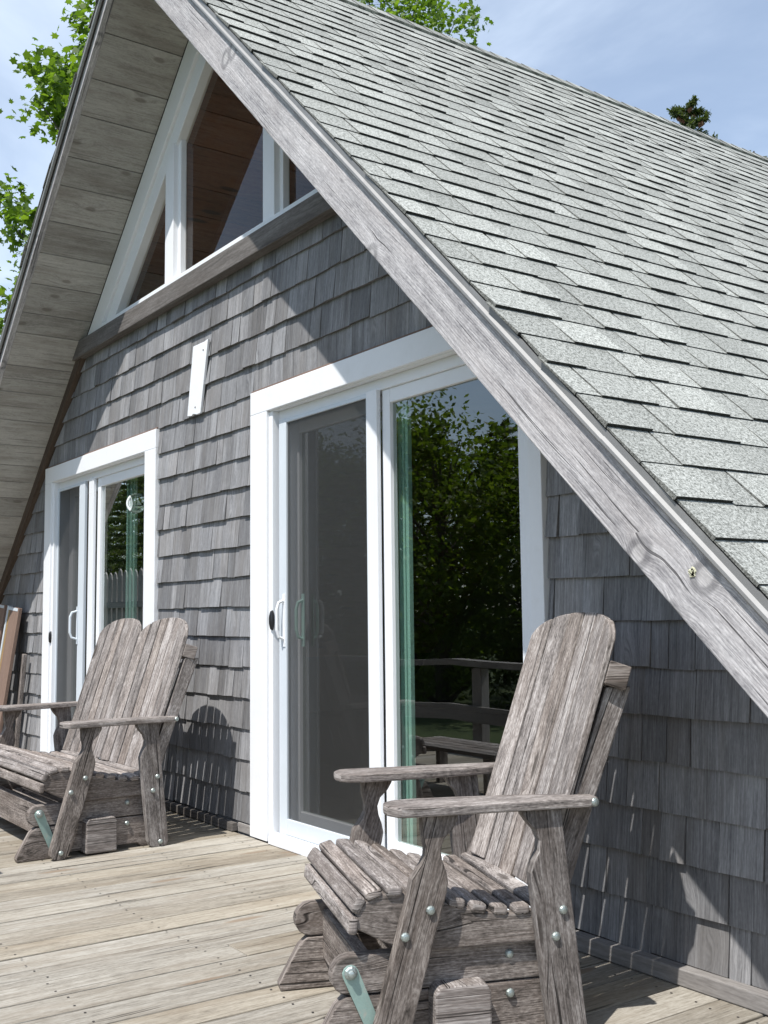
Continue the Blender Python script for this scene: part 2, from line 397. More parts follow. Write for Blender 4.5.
# baseboards where the wall meets the deck
b = MB(); b.box((RD[1] + .004, -.062, .002), (4.32, -.018, .052), X); P(b, 'baseboard', M['fence'], bevel=.004)
b = MB(); b.box((LD[1] + .004, -.05, .002), (RD[0] - .16, -.018, .045), X); P(b, 'baseboard', M['sill'], bevel=.004)
b = MB(); b.prism([(0, 0), (.30, 0), (.30, .035), (.12, .045), (0, .045)], -.07, (RD[0] - .16, -.018, .002), X, Z, X, .9)
b.v = [(min(v[0], RD[0] - .006), v[1], v[2]) for v in b.v]
P(b, 'baseboard_end', M['fence'], bevel=.003)

# dark trim along the left slope, window sill board
t = MB()
t.prism([(xl(.0) - .02, 0.), (xl(.0) + .13, 0.), (xl(2.95) + .11, 2.95), (xl(2.95) - .02, 2.95)], .05, (0, -.0, 0), X, Z, V((1, 0, SL)).normalized(), .5)
P(t, 'corner_trim', M['darktrim'], bevel=.003)
t = MB(); t.box((xl(2.94) - .04, -.075, 2.935), (xr(2.94) - .02, -.012, 3.052), X, .5)
P(t, 'sill_board', M['sill'], bevel=.004)

for (xa, xb) in ((LD[0], LD[1]), (RD[0], 2.06)):
    b = MB(); b.box((xa, -.026, DT + .001), (xb, -.006, DT + .010), X, .5); P(b, 'drip_cap', M['panelbrown'])
# gable window
gw = MB()
GB = 3.055
gl = V((1, 0, SL)).normalized(); gln = V((-SL, 0, 1)).normalized()
GA = (xl(GB) + .0, GB)
apx = (4.40 - 5.15) / (SL + SR); apz = zl(apx)
def off_l(dist): return 5.15 - dist * math.sqrt(1 + SL * SL)
def off_r(dist): return 4.40 - dist * math.sqrt(1 + SR * SR)
def apex(dl, dr): 
    xx = (off_r(dr) - off_l(dl)) / (SL + SR); return xx, off_l(dl) + SL * xx
o1 = .17; o2 = .285
# outer casing boards (left slope, right slope), a little proud of the inner frame
def band(dl0, dl1, y0, y1, z0, mb):
    a0 = apex(dl0, dl0); a1 = apex(dl1, dl1)
    mb.prism([((z0 - off_l(dl0)) / SL, z0), ((z0 - off_l(dl1)) / SL, z0), a1, a0], -(y1 - y0), (0, y0, 0), X, Z, gl, .5)
    mb.prism([((off_r(dl1) - z0) / SR, z0), ((off_r(dl0) - z0) / SR, z0), a0, a1], -(y1 - y0), (0, y0, 0), X, Z, V((1, 0, -SR)).normalized(), .5)
band(.005, o1, -.03, .06, GB, gw); band(o1, o2, -.008, .06, GB + .05, gw)
gw.box(((GB - off_l(o1)) / SL, -.035, GB), ((off_r(o1) - GB) / SR, .06, GB + .05), X, .5)
gwin = P(gw, 'gable_window', M['whitepaint'], bevel=.004)
zt_l = lambda x: off_l(o2) + SL * x
zt_r = lambda x: off_r(o2) - SR * x
def mull(x0, x1, name):
    m = MB(); zt0 = min(zt_l(x0), zt_r(x0)) + .01; zt1 = min(zt_l(x1), zt_r(x1)) + .01
    m.prism([(x0, GB + .05), (x1, GB + .05), (x1, zt1), (x0, zt0)], -.05, (0, -.02, 0), X, Z, Z, .5)
    mm = (x0 - .02, x1 + .035)
    zz = [min(zt_l(q), zt_r(q)) for q in mm]
    m.prism([(mm[0], GB + .05), (mm[1], GB + .05), (mm[1], zz[1]), (mm[0], zz[0])], -.04, (0, .012, 0), X, Z, Z, .5)
    return P(m, name, M['whitepaint'], gwin, bevel=.003)
mull(-1.075, -.955, 'mullion'); mull(.165, .285, 'mullion')
gp = MB(); a = apex(o2, o2)
gp.poly([((GB + .05 - off_l(o2)) / SL, .045, GB + .05), ((off_r(o2) - GB - .05) / SR, .045, GB + .05), (a[0], .045, a[1])])
P(gp, 'window_pane', M['glass_top'], gwin)

# white board nailed over a gap between the doors
t = MB(); t.prism([(q[0] - .05, q[1]) for q in [(-.655, 2.235), (-.60, 2.228), (-.58, 2.237), (-.53, 2.226), (-.485, 2.228), (-.392, 2.632), (-.44, 2.626), (-.583, 2.628)]], -.014, (0, -.034, 0), X, Z, Z, .5)
nbd = P(t, 'nailed_board', M['whitepaint'], bevel=.0015)
for q in ((-.60, 2.27), (-.50, 2.58)):
    b = MB(); b.tube([(q[0], -.034, q[1]), (q[0], -.036, q[1])], [.006, .005], 8); P(b, 'nail', M['nail'], nbd)

# sliding doors: outer frame = the part; casing, panels, screen, handles = sub-parts
def sliding_door(D, cl, cr, fix, xs, teal_strips):
    """D x range, cl/cr casing widths, returns objects"""
    x0, x1 = D
    cs = MB(); y0 = -.034
    cs.box((x0, y0, DT - .118), (x1, .0, DT), X, .5)
    cs.box((x0, y0, 0.004), (x0 + cl, .0, DT - .1182), Z, .5); cs.box((x1 - cr, y0, .004), (x1, .0, DT - .1182), Z, .5)
    # frame: head, sill, jambs with stepped tracks
    fr = MB(); a, b_ = x0 + cl - .012, x1 - cr + .012
    zt = DT - .11
    fr.box((a, -.016, zt - .012), (b_, .13, zt + .03), X, .5)
    fr.box((a + .045, .02, zt - .062), (b_ - .045, .128, zt - .0121), X, .5)
    fr.box((a, -.018, .0), (a + .045, .13, zt - .0121), Z, .5); fr.box((b_ - .045, -.018, .0), (b_, .13, zt - .0121), Z, .5)
    fr.box((a + .045, -.045, 0.), (b_ - .045, .13, .034), X, .5)
    fr.box((a + .045, -.005, .034), (b_ - .045, .006, .05), X, .5)
    dr = P(fr, 'sliding_door', M['white'], bevel=.003)
    P(cs, 'door_casing', M['whitepaint'], dr, bevel=.003)
    lo, hi = a + .045, b_ - .045
    # fixed glazed panel (right), sits nearer the outside
    fp = MB(); ps, fy0, fy1 = .055, .03, .07
    fl, fh = fix
    zb, zt2 = .05, zt - .0625
    fp.box((fl, fy0, zb), (fl + ps, fy1, zt2), Z, .5); fp.box((fh - .05, fy0, zb), (fh, fy1, zt2), Z, .5)
    fp.box((fl + ps, fy0 + .001, zb), (fh - .05, fy1 - .001, zb + .10), X, .5); fp.box((fl + ps, fy0 + .001, zt2 - .062), (fh - .05, fy1 - .001, zt2), X, .5)
    P(fp, 'fixed_panel', M['white'], dr, bevel=.003)
    gp = MB(); gp.poly([(fl + ps - .005, .048, zb + .09), (fh - .045, .048, zb + .09), (fh - .045, .048, zt2 - .055), (fl + ps - .005, .048, zt2 - .055)])
    P(gp, 'glass_pane', M['glass'], dr)
    for q, ww in teal_strips:  # teal strips added for the inner stile's green image in the glass
        ts = MB(); ts.box((fl + ps + q, .10, zb + .04), (fl + ps + q + ww, .122, zt2 - .03), Z, .5)
        P(ts, 'teal_strip', M['tealedge'], dr, bevel=.002)
    # sliding glazed panel behind the screen
    sl0, sl1 = xs
    sp = MB()
    sp.box((sl0, .082, zb), (sl0 + .09, .118, zt2), Z, .5); sp.box((sl1 - .06, .082, zb), (sl1, .118, zt2), Z, .5)
    sp.box((sl0 + .09, .083, zb), (sl1 - .06, .117, zb + .1), X, .5); sp.box((sl0 + .09, .083, zt2 - .065), (sl1 - .06, .117, zt2), X, .5)
    P(sp, 'sliding_panel', M['white'], dr, bevel=.003)
    gp = MB(); gp.poly([(sl0 + .085, .10, zb + .09), (sl1 - .055, .10, zb + .09), (sl1 - .055, .10, zt2 - .06), (sl0 + .085, .10, zt2 - .06)])
    P(gp, 'glass_pane', M['glass'], dr)
    return dr, zb, zt2, lo, hi
def screen_panel(dr, s0, s1, zb, zt2, left_w, right_w, post):
    sf = MB()
    sf.box((s0, .006, zb), (s0 + left_w, .026, zt2), Z, .5); sf.box((s1 - right_w, .006, zb), (s1, .026, zt2), Z, .5)
    sf.box((s0 + left_w, .007, zb), (s1 - right_w, .025, zb + .075), X, .5); sf.box((s0 + left_w, .007, zt2 - .02), (s1 - right_w, .025, zt2), X, .5)
    P(sf, 'screen_frame', M['alugrey'], dr, bevel=.002)
    sf = MB(); sf.box((post[0], .004, zb), (post[1], .027, zt2 + .005), Z, .5); P(sf, 'meeting_stile', M['white'], dr, bevel=.003)
    sm = MB(); sm.poly([(s0 + left_w - .004, .016, zb + .07), (s1 - right_w + .004, .016, zb + .07), (s1 - right_w + .004, .016, zt2 - .015), (s0 + left_w - .004, .016, zt2 - .015)])
    P(sm, 'screen_mesh', M['screen'], dr)
def d_handle(dr, x, y, z0, z1, out, mat, name='handle'):
    h = MB(); zm = (z0 + z1) / 2
    h.tube([(x, y, z0), (x - .006, y - out * .75, z0 + .012), (x - .008, y - out, z0 + .045), (x - .008, y - out, z1 - .045), (x - .006, y - out * .75, z1 - .012), (x, y, z1)], [.007, .008, .0085, .0085, .008, .007], 8)
    h.box((x - .012, y - .004, z0 - .035), (x + .012, y + .001, z1 + .03), Z, .5)
    return P(h, name, mat, dr, smooth=False)
# big door
dr, zb, zt2, lo, hi = sliding_door(RD, .172, .066, (1.15, 2.062), (.262, 1.13), ((-.040, .022), (-.012, .014), (.012, .02)))
screen_panel(dr, .285, 1.075, zb, zt2, .07, .018, (1.062, 1.142))
d_handle(dr, .335, .006, .975, 1.165, .036, M['white'])
d_handle(dr, .40, .075, .975, 1.165, .035, M['tealedge'])
lt = MB(); lt.tube([(.262, -.018, 1.068), (.262, -.028, 1.068), (.262, -.033, 1.068)], [.05, .046, .03], 20)
lt.v = [(.262 + (v[0] - .262) * .38, v[1], v[2]) for v in lt.v]
P(lt, 'latch', M['black'], dr)
# left door
dr2, zb, zt2, lo2, hi2 = sliding_door(LD, .15, .168, (-2.30, -1.37), (-3.03, -2.33), ((.30, .022), (.36, .03), (.42, .022)))
screen_panel(dr2, -3.075, -2.49, zb, zt2, .02, .115, (-2.405, -2.315))
d_handle(dr2, -2.60, .004, .945, 1.145, .05, M['alugrey'])
lt = MB(); lt.tube([(-3.10, -.018, .955), (-3.10, -.034, .955)], [.045, .035], 16); lt.v = [(-3.10 + (v[0] + 3.10) * .35, v[1], v[2]) for v in lt.v]
P(lt, 'latch', M['black'], dr2)
# glass roundel with a sailing boat, hung inside the left door
sc_ = empty('hanging_ornament', (-1.735, .115, 1.835), math.radians(58)); tag(sc_, 'small clear roundel with a sailing boat hanging inside the smaller glass door', 'ornament')
dc = MB()
for r_, w_ in ((.060, .0075), (.047, .003)):
    dc.tube([(r_ * math.cos(a * math.pi / 16), 0, r_ * math.sin(a * math.pi / 16)) for a in range(33)], [w_] * 33, 6)
dc.build('ring', M['decal'], sc_)
dc = MB(); dc.prism([(-.004, -.012), (-.004, .045), (-.036, -.012)], .004, (0, 0, 0), X, Z, Z); dc.build('sail', M['decal'], sc_)
dc = MB(); dc.prism([(.003, -.010), (.034, -.010), (.003, .036)], .004, (0, 0, 0), X, Z, Z); dc.build('sail', M['decal'], sc_)
dc = MB(); dc.prism([(-.04, -.018), (-.026, -.034), (.024, -.034), (.044, -.016)], .005, (0, 0, 0), X, Z, X); dc.build('hull', M['decal'], sc_)
dc = MB(); dc.tube([(0, 0, .056), (0, 0, .22)], [.0035, .0035], 5); dc.build('cord', M['decal'], sc_)

# roof ---------------------------------------------------------------
YF, YB = -.53, 9.4
RZ = 4.512   # right deck of the roof (shingles lie on it): z = RZ - SR x
LZ = 5.262
ridge_x = (RZ - LZ) / (SL + SR); ridge_z = RZ - SR * ridge_x
def soffit(side):
    m = MB(); q = MB()
    if side == 'r': sl = V((1, 0, -SR)).normalized(); base = V((apx, 0, apz)); L = 6.5
    else: sl = V((-1, 0, -SL)).normalized(); base = V((apx, 0, apz)); L = 7.4
    up = V((-sl.z * (1 if sl.x > 0 else -1), 0, abs(sl.x))); up = V((SR, 0, 1)).normalized() if side == 'r' else V((-SL, 0, 1)).normalized()
    p = .0
    while p < L:
        ww = R.choice([.17, .20, .235, .24, .26, .28])
        a = base + sl * (p + .002); bb = base + sl * (p + ww - .002)
        for mb, y0, y1 in ((m, -.488, -.001), (q, .14, YB - .15)):
            if mb is q and p > 6.2: continue
            e1 = sl if sl.cross(Y).dot(up) > 0 else -sl
            mb.prism([(0, y0), (ww - .004, y0), (ww - .004, y1), (0, y1)], .02, a, sl, Y, Y) if sl.cross(Y).dot(up) > 0 else mb.prism([(0, y0), (0, y1), (ww - .004, y1), (ww - .004, y0)], -.02, a, sl, Y, Y)
        p += ww
    P(m, 'soffit', M['soffit'], bevel=.002); P(q, 'ceiling', M['inner'])
soffit('r'); soffit('l')
# rake boards
gr = V((1, 0, -SR)).normalized(); glv = V((1, 0, SL)).normalized()
ra = apex(0, 0)[0]
rk = MB(); xe = 4.75
xm = (4.225 - 5.145) / (SL + SR)
rk.prism([(xm, 4.225 - SR * xm), (xe, 4.225 - SR * xe), (xe, 4.462 - SR * xe), (xm, 4.462 - SR * xm)], -.04, (0, YF, 0), X, Z, gr, .5)
rkr = P(rk, 'rake_board', M['rake'], bevel=.004)
li = MB()
for i in range(22):
    a = R.uniform(0, 6.28); r = R.uniform(0, .012); cx, cz = 3.262 + r * math.cos(a), 1.175 + r * math.sin(a)
    li.tube([(cx, YF + .001, cz), (cx, YF - .003, cz)], [.005, .003], 6)
P(li, 'lichen', M['lichen'], rkr)
rk = MB(); xe = -6.2
rk.prism([(xm, 5.145 + SL * xm), (xe, 5.145 + SL * xe), (xe, 5.352 + SL * xe - .02), (xm, 5.352 + SL * xm - .02)], -.04, (0, YF + .008, 0), X, Z, glv, .5)
P(rk, 'rake_board', M['rake'], bevel=.004)
# roof deck slab under the shingles
rs = MB()
rs.prism([(apx, apz + .03), (xe, zl(xe) + .03), (xe, LZ + SL * xe), (ridge_x, ridge_z), (4.75, RZ - SR * 4.75), (4.75, zr(4.75) + .03)], -(YB - .49 + .98), (0, -.486, 0), X, Z, Y, .3)
roof = P(rs, 'roof', M['felt'])
# metal drip edges: rounded bead with a down-turned leg
def drip(pa, pb, n, name):
    m = MB(); pa, pb = V(pa), V(pb); dr_ = (pb - pa).normalized()
    n = V(n)
    prof = [(-.004, -.046), (-.011, -.046), (-.0175, -.040), (-.0175, -.032), (-.011, -.024), (-.013, -.006), (-.008, -.007), (.01, -.009)]
    L = (pb - pa).length; cuts = [0, L * .333, L * .668, L]
    for i in range(3):
        a = pa + dr_ * (cuts[i] + .003); bb = pa + dr_ * cuts[i + 1]
        if i: a = a + n * .0022 + V((0, -.0018, 0)); a = a - dr_ * .03
        q = [(a + Y * y + n * z_) for y, z_ in prof]; w_ = [(bb + Y * y + n * z_) for y, z_ in prof]
        for k in range(len(prof) - 1):
            m.poly([q[k], w_[k], w_[k + 1], q[k + 1]], dr_)
        m.poly(q); m.poly(w_)
        P(m, name, M['alu']); m = MB()
nr = V((SR, 0, 1)).normalized(); nl = V((-SL, 0, 1)).normalized()
drip((ridge_x, YF, ridge_z), (4.75, YF, RZ - SR * 4.75), nr, 'drip_edge')
drip((ridge_x, YF, ridge_z), (-6.2, YF, LZ - SL * 6.2), nl, 'drip_edge')
# asphalt shingles: laminated, thick tabs alternating with the backing layer
def shingles(side, y1, exp=.150):
    m = MB()
    sl = V((1, 0, -SR)).normalized() if side == 'r' else V((-1, 0, -SL)).normalized()
    n = nr if side == 'r' else nl
    base = V((ridge_x, 0, ridge_z)); L = 7.3 if side == 'r' else 7.5
    ncs = int(L / exp); ph = (4.771 - .13) % exp if side == 'r' else .05
    for k in range(ncs):
        sb = ph + (k + 1) * exp; st = max(.0, sb - exp - .03)
        if sb > L: break
        y = -.547 + R.uniform(-.006, .005) ; thick = R.random() < .5
        wob = R.uniform(-.003, .003)
        while y < y1:
            ww = R.uniform(.10, .30) if thick else R.uniform(.08, .22)
            t = (R.uniform(.012, .015) if thick else R.uniform(.008, .0105)); jb_ = wob + R.uniform(-.0035, .0035)
            skew = R.uniform(-.012, .012)
            off = (R.uniform(0, 90), R.uniform(0, 90)); tn = R.uniform(.74, 1.) if thick else R.uniform(.66, .95)
            ye = min(y + ww, y1)
            def p(s_, yy, h): return base + sl * s_ + Y * yy + n * h
            a, bb = p(sb + jb_, y, t), p(sb + jb_, ye, t); cc, dd = p(st, ye - skew, .0035), p(st, y - skew, .0035)
            sm = st + (sb - st) * .42
            hm = .0035 + (t - .0035) * .42
            e, f = p(sm, y - skew * .58, hm), p(sm, ye - skew * .58, hm)
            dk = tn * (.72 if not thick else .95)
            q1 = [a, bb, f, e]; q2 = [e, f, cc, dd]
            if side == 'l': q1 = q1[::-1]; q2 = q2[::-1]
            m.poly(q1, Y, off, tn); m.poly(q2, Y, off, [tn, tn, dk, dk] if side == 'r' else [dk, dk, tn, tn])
            m.poly([p(sb + jb_, y, 0), p(sb + jb_, ye, 0), bb, a], Y, off, 0.)  # butt face painted near black to deepen the shade line of the course
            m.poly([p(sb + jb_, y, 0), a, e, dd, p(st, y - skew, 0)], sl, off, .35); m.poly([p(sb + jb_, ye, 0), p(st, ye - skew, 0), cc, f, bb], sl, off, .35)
            y += ww + .0012; thick = not thick
    return m
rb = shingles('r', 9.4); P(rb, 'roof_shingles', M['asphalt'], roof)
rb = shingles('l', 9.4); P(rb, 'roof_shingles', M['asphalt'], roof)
cap = MB(); y = -.52
while y < 9.4:
    for sgn, sl, n in ((1, V((1, 0, -SR)).normalized(), nr), (-1, V((-1, 0, -SL)).normalized(), nl)):
        b0 = V((ridge_x, y, ridge_z + .012))
        q = [b0 + Z * .012, b0 + sl * .15 + n * .014, b0 + sl * .15 + n * .010 + Y * .2, b0 + Y * .2 + Z * .004]
        tt = R.uniform(.6, .9)
        cap.poly([q[1], q[1] - n * .02, q[2] - n * .02, q[2]], Y, (R.uniform(0, 9), 0), tt)
        cap.poly(q if sgn > 0 else q[::-1], Y, (R.uniform(0, 9), R.uniform(0, 9)), R.uniform(.5, .9))
    y += .145
P(cap, 'ridge_cap', M['asphalt'], roof)
# the room behind the glass
rm = MB(); rm.poly([(-5.6, .14, .012), (4.2, .14, .012), (4.2, 9.1, .012), (-5.6, 9.1, .012)]); P(rm, 'room_floor', M['floor_in'])
rm = MB(); rm.box((xl(2.8) + .05, .15, 2.80), (xr(2.93) - .05, 5.15, 2.92), Y, .6); P(rm, 'bounce_floor', M['bounce'])  # unseen bright floor, added to bounce sunlight onto the ceiling behind the gable
rm = MB(); rm.prism([(xl(0), 0), (xr(0), 0), (apx, apz)], -.1, (0, 5.2, 0), X, Z, Z, .5); P(rm, 'partition', M['wall_in'])
rm = MB(); rm.prism([(xl(-.2), -.2), (xr(-.2), -.2), (apx, apz)], -.1, (0, 9.2, 0), X, Z, Z, .5); P(rm, 'back_wall', M['shingle'])
cu = MB()
for x0, x1 in ((-3.05, -2.75),):
    n_ = 14
    for i in range(n_):
        xa, xb = x0 + (x1 - x0) * i / n_, x0 + (x1 - x0) * (i + 1) / n_
        ya, yb = .30 + .03 * (i % 2), .30 + .03 * ((i + 1) % 2)
        cu.poly([(xa, ya, .05), (xb, yb, .05), (xb, yb, 2.1), (xa, ya, 2.1)], Z)
P(cu, 'curtain', M['alugrey'])

# ------------------------------------------------------------------ glider chairs
YO = .0
FL = [(-.160, .584), (-.158, .535), (-.151, .505), (-.152, .485), (-.162, .465), (-.188, .43), (-.197, .39), (-.296, .045), (-.297, .022), (-.285, .007), (-.262, .0), (-.238, .002), (-.218, .013), (-.206, .04),
      (-.100, .392), (-.095, .42), (-.100, .447), (-.110, .475), (-.113, .5), (-.104, .525), (-.08, .548), (-.067, .57), (-.066, .584)]
RL = [(.107, .584), (.108, .572), (.122, .552), (.142, .53), (.152, .505), (.150, .478), (.135, .452), (.126, .425), (.128, .40), (.170, .03), (.18, .008), (.2, .0), (.245, .0), (.262, .008), (.270, .028), (.214, .57), (.213, .584)]
SEAT = [(-.345, .30), (-.338, .365), (-.315, .395), (-.27, .412), (-.215, .412), (-.15, .398), (-.08, .375), (.0, .352), (.07, .340), (.15, .342), (.205, .352)]   # top of slats
def seat_rail_poly():
    top = [(-.328, .315), (-.318, .352), (-.295, .378), (-.262, .391), (-.215, .391), (-.15, .377), (-.08, .354), (.0, .331), (.07, .319), (.15, .321), (.18, .325)]
    bot = [(.18, .246), (-.14, .246), (-.20, .255), (-.25, .275), (-.30, .302)]
    return top + bot
BP0 = V((0, .192, .345)); BP1 = V((0, .432, 1.088))           # front face of the back slats, bottom and top
bt = (BP1 - BP0).normalized(); BLEN = (BP1 - BP0).length; bn = X.cross(bt)   # bn points to the back
if bn.y < 0: bn = -bn
STILE = [(.446, .885), (.372, .885), (.205, .42), (.13, .275), (.215, .275), (.262, .40), (.333, .60)]

def bolt(mb, x, y, z, r=.0115, sx=1):
    mb.tube([(x, y, z), (x + sx * .004, y, z), (x + sx * .008, y, z), (x + sx * .0095, y, z)], [r, r, r * .75, r * .3], 10)
def make_glider(name, W, label, panels, arch, loc, rz, curve=.035, lean=0.):
    root = empty(name, loc, rz); tag(root, label, 'glider chair' if W < 1 else 'glider bench')
    ch = M['chair']
    for side in (0, 1):
        sx = -1 if side == 0 else 1
        xo = 0 if side == 0 else -W          # outer face of the legs
        def pr(poly, xa, thick, grain, nm, bevel=.004, tint=None, parent=root):
            """side-plane part from xa (measured inward) with thickness"""
            m = MB(); x_ = xo + (-xa if side == 0 else xa)
            m.prism(poly, (-thick if side == 0 else thick), (x_, 0, 0), Y, Z, grain, tint)
            return m.build(nm, ch, parent, bevel=bevel)
        l1 = pr(FL, 0, .04, V((0, .27, .96)).normalized(), 'leg', tint=.12); l2 = pr(RL, 0, .04, V((0, -.1, .99)).normalized(), 'leg', tint=.18)
        bm = MB(); ox = xo + (0 if side == 0 else 0); ss = 1 if side == 0 else -1
        for q in ((-.143, .356), (-.209, .297), (-.251, .033)):
            bolt(bm, xo, *q, sx=ss); bm.build('bolt', M['bolt'], l1); bm = MB()
        bm = MB()
        for q in ((.210, .331), (.188, .267), (.228, .026)):
            bolt(bm, xo, *q, sx=ss); bm.build('bolt', M['bolt'], l2); bm = MB()
        pr(seat_rail_poly(), .043, .038, Y, 'seat_rail', tint=.12)
        st = pr(STILE, .048, .034, V((0, .38, .92)).normalized(), 'back_stile', tint=.55)
        # arm: rounded board, wide in front, narrow at the back
        a0 = [(-.232, -.005), (-.246, .02), (-.248, .05), (-.240, .085), (-.215, .108), (-.17, .118), (-.05, .112), (.10, .095), (.24, .068), (.295, .045), (.312, .035), (.312, -.010), (.288, -.018), (-.19, -.022), (-.222, -.018)]
        m = MB(); sgn = -1 if side == 0 else 1
        m.prism([(sgn * p[1], p[0]) for p in a0], .025, (xo, 0, .5845), X, Y, Y, .62)
        ar = m.build('arm', ch, root, bevel=.006, seg=3)
        bm = MB(); bolt(bm, xo + (.020 if side == 0 else -.02) * 0 + ss * .012, .300, .597, sx=ss); bm.build('bolt', M['bolt'], ar)
        # base: swinging rail, foot board under it
        rail = []
        for i in range(9): a = math.pi / 2 + math.pi * i / 8; rail.append((-.335 + .047 * math.cos(a), .197 + .047 * math.sin(a)))
        for i in range(9): a = -math.pi / 2 + math.pi * i / 8; rail.append((.19 + .047 * math.cos(a), .197 + .047 * math.sin(a)))
        rl = pr(rail, .064, .04, Y, 'glide_rail', tint=.25)
        foot = [(-.425, .002), (-.43, .02), (-.37, .125), (-.345, .146), (.215, .146), (.245, .13), (.27, .09), (.272, .04), (.25, .002), (.16, .002), (.14, .02), (-.25, .02), (-.27, .002)]
        pr(foot, .066, .04, Y, 'foot_board', tint=.4)
        bm = MB()
        for q in ((.085, .215), (.085, .118)):
            bolt(bm, xo - ss * .064, *q, sx=ss); bm.build('bolt', M['bolt'], rl); bm = MB()
        for e in (-1, 1):
            m = MB(); x_ = xo - ss * .057
            pa = V((0, -.335 if e < 0 else .19, .205)); pb = V((0, -.262 if e < 0 else .232, .036)); dd = (pb - pa).normalized(); nn = V((0, -dd.z, dd.y))
            poly = []
            for i in range(7): a = math.pi * i / 6; v_ = pa + nn * .021 * math.cos(a) - dd * .021 * math.sin(a); poly.append((v_.y, v_.z))
            for i in range(7): a = math.pi * i / 6; v_ = pb - nn * .018 * math.cos(a) + dd * .018 * math.sin(a); poly.append((v_.y, v_.z))
            m.prism(poly, ss * .006, (x_, 0, 0), Y, Z, Z, .5)
            lk = m.build('hanger_strap', M['green'], root, bevel=.001)
            bm = MB(); bolt(bm, x_ + ss * .006, pa.y, .208, .017, ss); bm.build('washer', M['bolt'], lk); bm = MB(); bolt(bm, x_ + ss * .0155, pa.y, .208, .010, ss); bm.build('bolt', M['bolt'], lk)
    # cross members
    m = MB(); m.prism([(-.132, .010), (.016, .010), (.016, .145), (.005, .165), (-.118, .165), (-.132, .15)], W - .014, (-W + .007, 0, 0), Y, Z, X, .6)
    m.build('cross_beam', ch, root, bevel=.006)
    for y_ in (-.30, .12):
        m = MB(); m.box((-W + .105, y_, .085), (-.105, y_ + .038, .225), X, .4); m.build('stretcher', ch, root, bevel=.004)
    # seat slats along the curve
    acc = [0]
    for i in range(1, len(SEAT)): acc.append(acc[-1] + (V(SEAT[i]) - V(SEAT[i - 1])).length)
    def at(sv):
        for i in range(1, len(SEAT)):
            if sv <= acc[i] or i == len(SEAT) - 1:
                f = (sv - acc[i - 1]) / (acc[i] - acc[i - 1]); return V((0, *(V(SEAT[i - 1]).lerp(V(SEAT[i]), f))))
    n = 11; pitch = acc[-1] / n
    for i in range(n):
        a, b_ = at(i * pitch + .002), at((i + 1) * pitch - .0125)
        dd = (b_ - a).normalized(); up = V((0, -dd.z, dd.y)); 
        if up.z < 0: up = -up
        e0, e1 = R.uniform(-.003, .003), R.uniform(-.003, .003); ln = (b_ - a).length
        m = MB(); m.prism([(-W + .036 + e0, 0), (-.036 + e1, 0), (-.036 + e1, ln), (-W + .036 + e0, ln)], -.025, a, X, dd, X, R.uniform(.4, .95)) if X.cross(dd).dot(up) > 0 else m.prism([(-W + .036 + e0, 0), (-.036 + e1, 0), (-.036 + e1, ln), (-W + .036 + e0, ln)], .025, a, X, dd, X, R.uniform(.55, .95))
        m.build('seat_slat', ch, root, bevel=.009, seg=3)
    # back slats
    for (xa, xb, ns) in panels:
        pw = (xb - xa) / ns; mid = (xa + xb) / 2; hw = (xb - xa) / 2
        def top(x_): 
            q = min(1, abs(x_ - mid) / hw); return BLEN - arch * (1 - math.sqrt(max(0, 1 - q ** 2.3)))
        for i in range(ns):
            a = xa + i * pw + .0042; b_ = xa + (i + 1) * pw - .0042; k = 5
            tp = [(b_ - (b_ - a) * j / k, top(b_ - (b_ - a) * j / k)) for j in range(k + 1)]
            m = MB(); dz = R.uniform(-.008, .004); mx_ = (a + b_) / 2
            qm = (mx_ - mid) / hw; fwd = curve * qm * qm; slope = -2 * curve * qm / hw
            e1 = (X + bn * slope).normalized(); o_ = BP0 + bn * (-fwd + R.uniform(-.001, .001)) + X * mx_
            b2 = (bt + X * lean).normalized(); n_ = e1.cross(b2)
            m.prism([(q[0] - mx_, q[1]) for q in [(a, dz), (b_, dz)] + tp], .02 if n_.dot(bn) > 0 else -.02, o_, e1, b2, b2, R.uniform(.55, 1.))
            m.build('back_slat', ch, root, bevel=.004)
    for hv, hh in ((.575, .065), (.16, .06)):
        p = BP0 + bt * hv + bn * .022
        m = MB(); pl = []; ins = .04 if hv > .3 else .10
        for (xa, xb, ns) in panels[::1]:
            mid = (xa + xb) / 2; hw = (xb - xa) / 2
            for i in range(9):
                q = -1 + i / 4; xx = min(max(mid + q * hw, -W + ins), -ins); pl.append((xx, -curve * ((xx - mid) / hw) ** 2))
        pl += [(-ins, .03), (-W + ins, .03)]
        e2 = bn; n_ = X.cross(e2)
        m.prism([(q[0] + lean * hv, q[1]) for q in pl], hh * (1 if n_.dot(bt) > 0 else -1), p, X, e2, X, .5)
        m.build('batten', ch, root, bevel=.004)
    return root
make_glider('glider_chair', .69, 'single weathered wooden glider armchair beside the larger sliding door', [(-.605, -.045, 6)], .105, (2.789, -.793, 0), math.radians(-20.64), .035, .03)
make_glider('glider_bench', 1.29, 'two seat weathered wooden glider with twin arched backs by the smaller door', [(-1.235, -.652, 7), (-.638, -.05, 7)], .13, (.0, -.68, 0), 0)

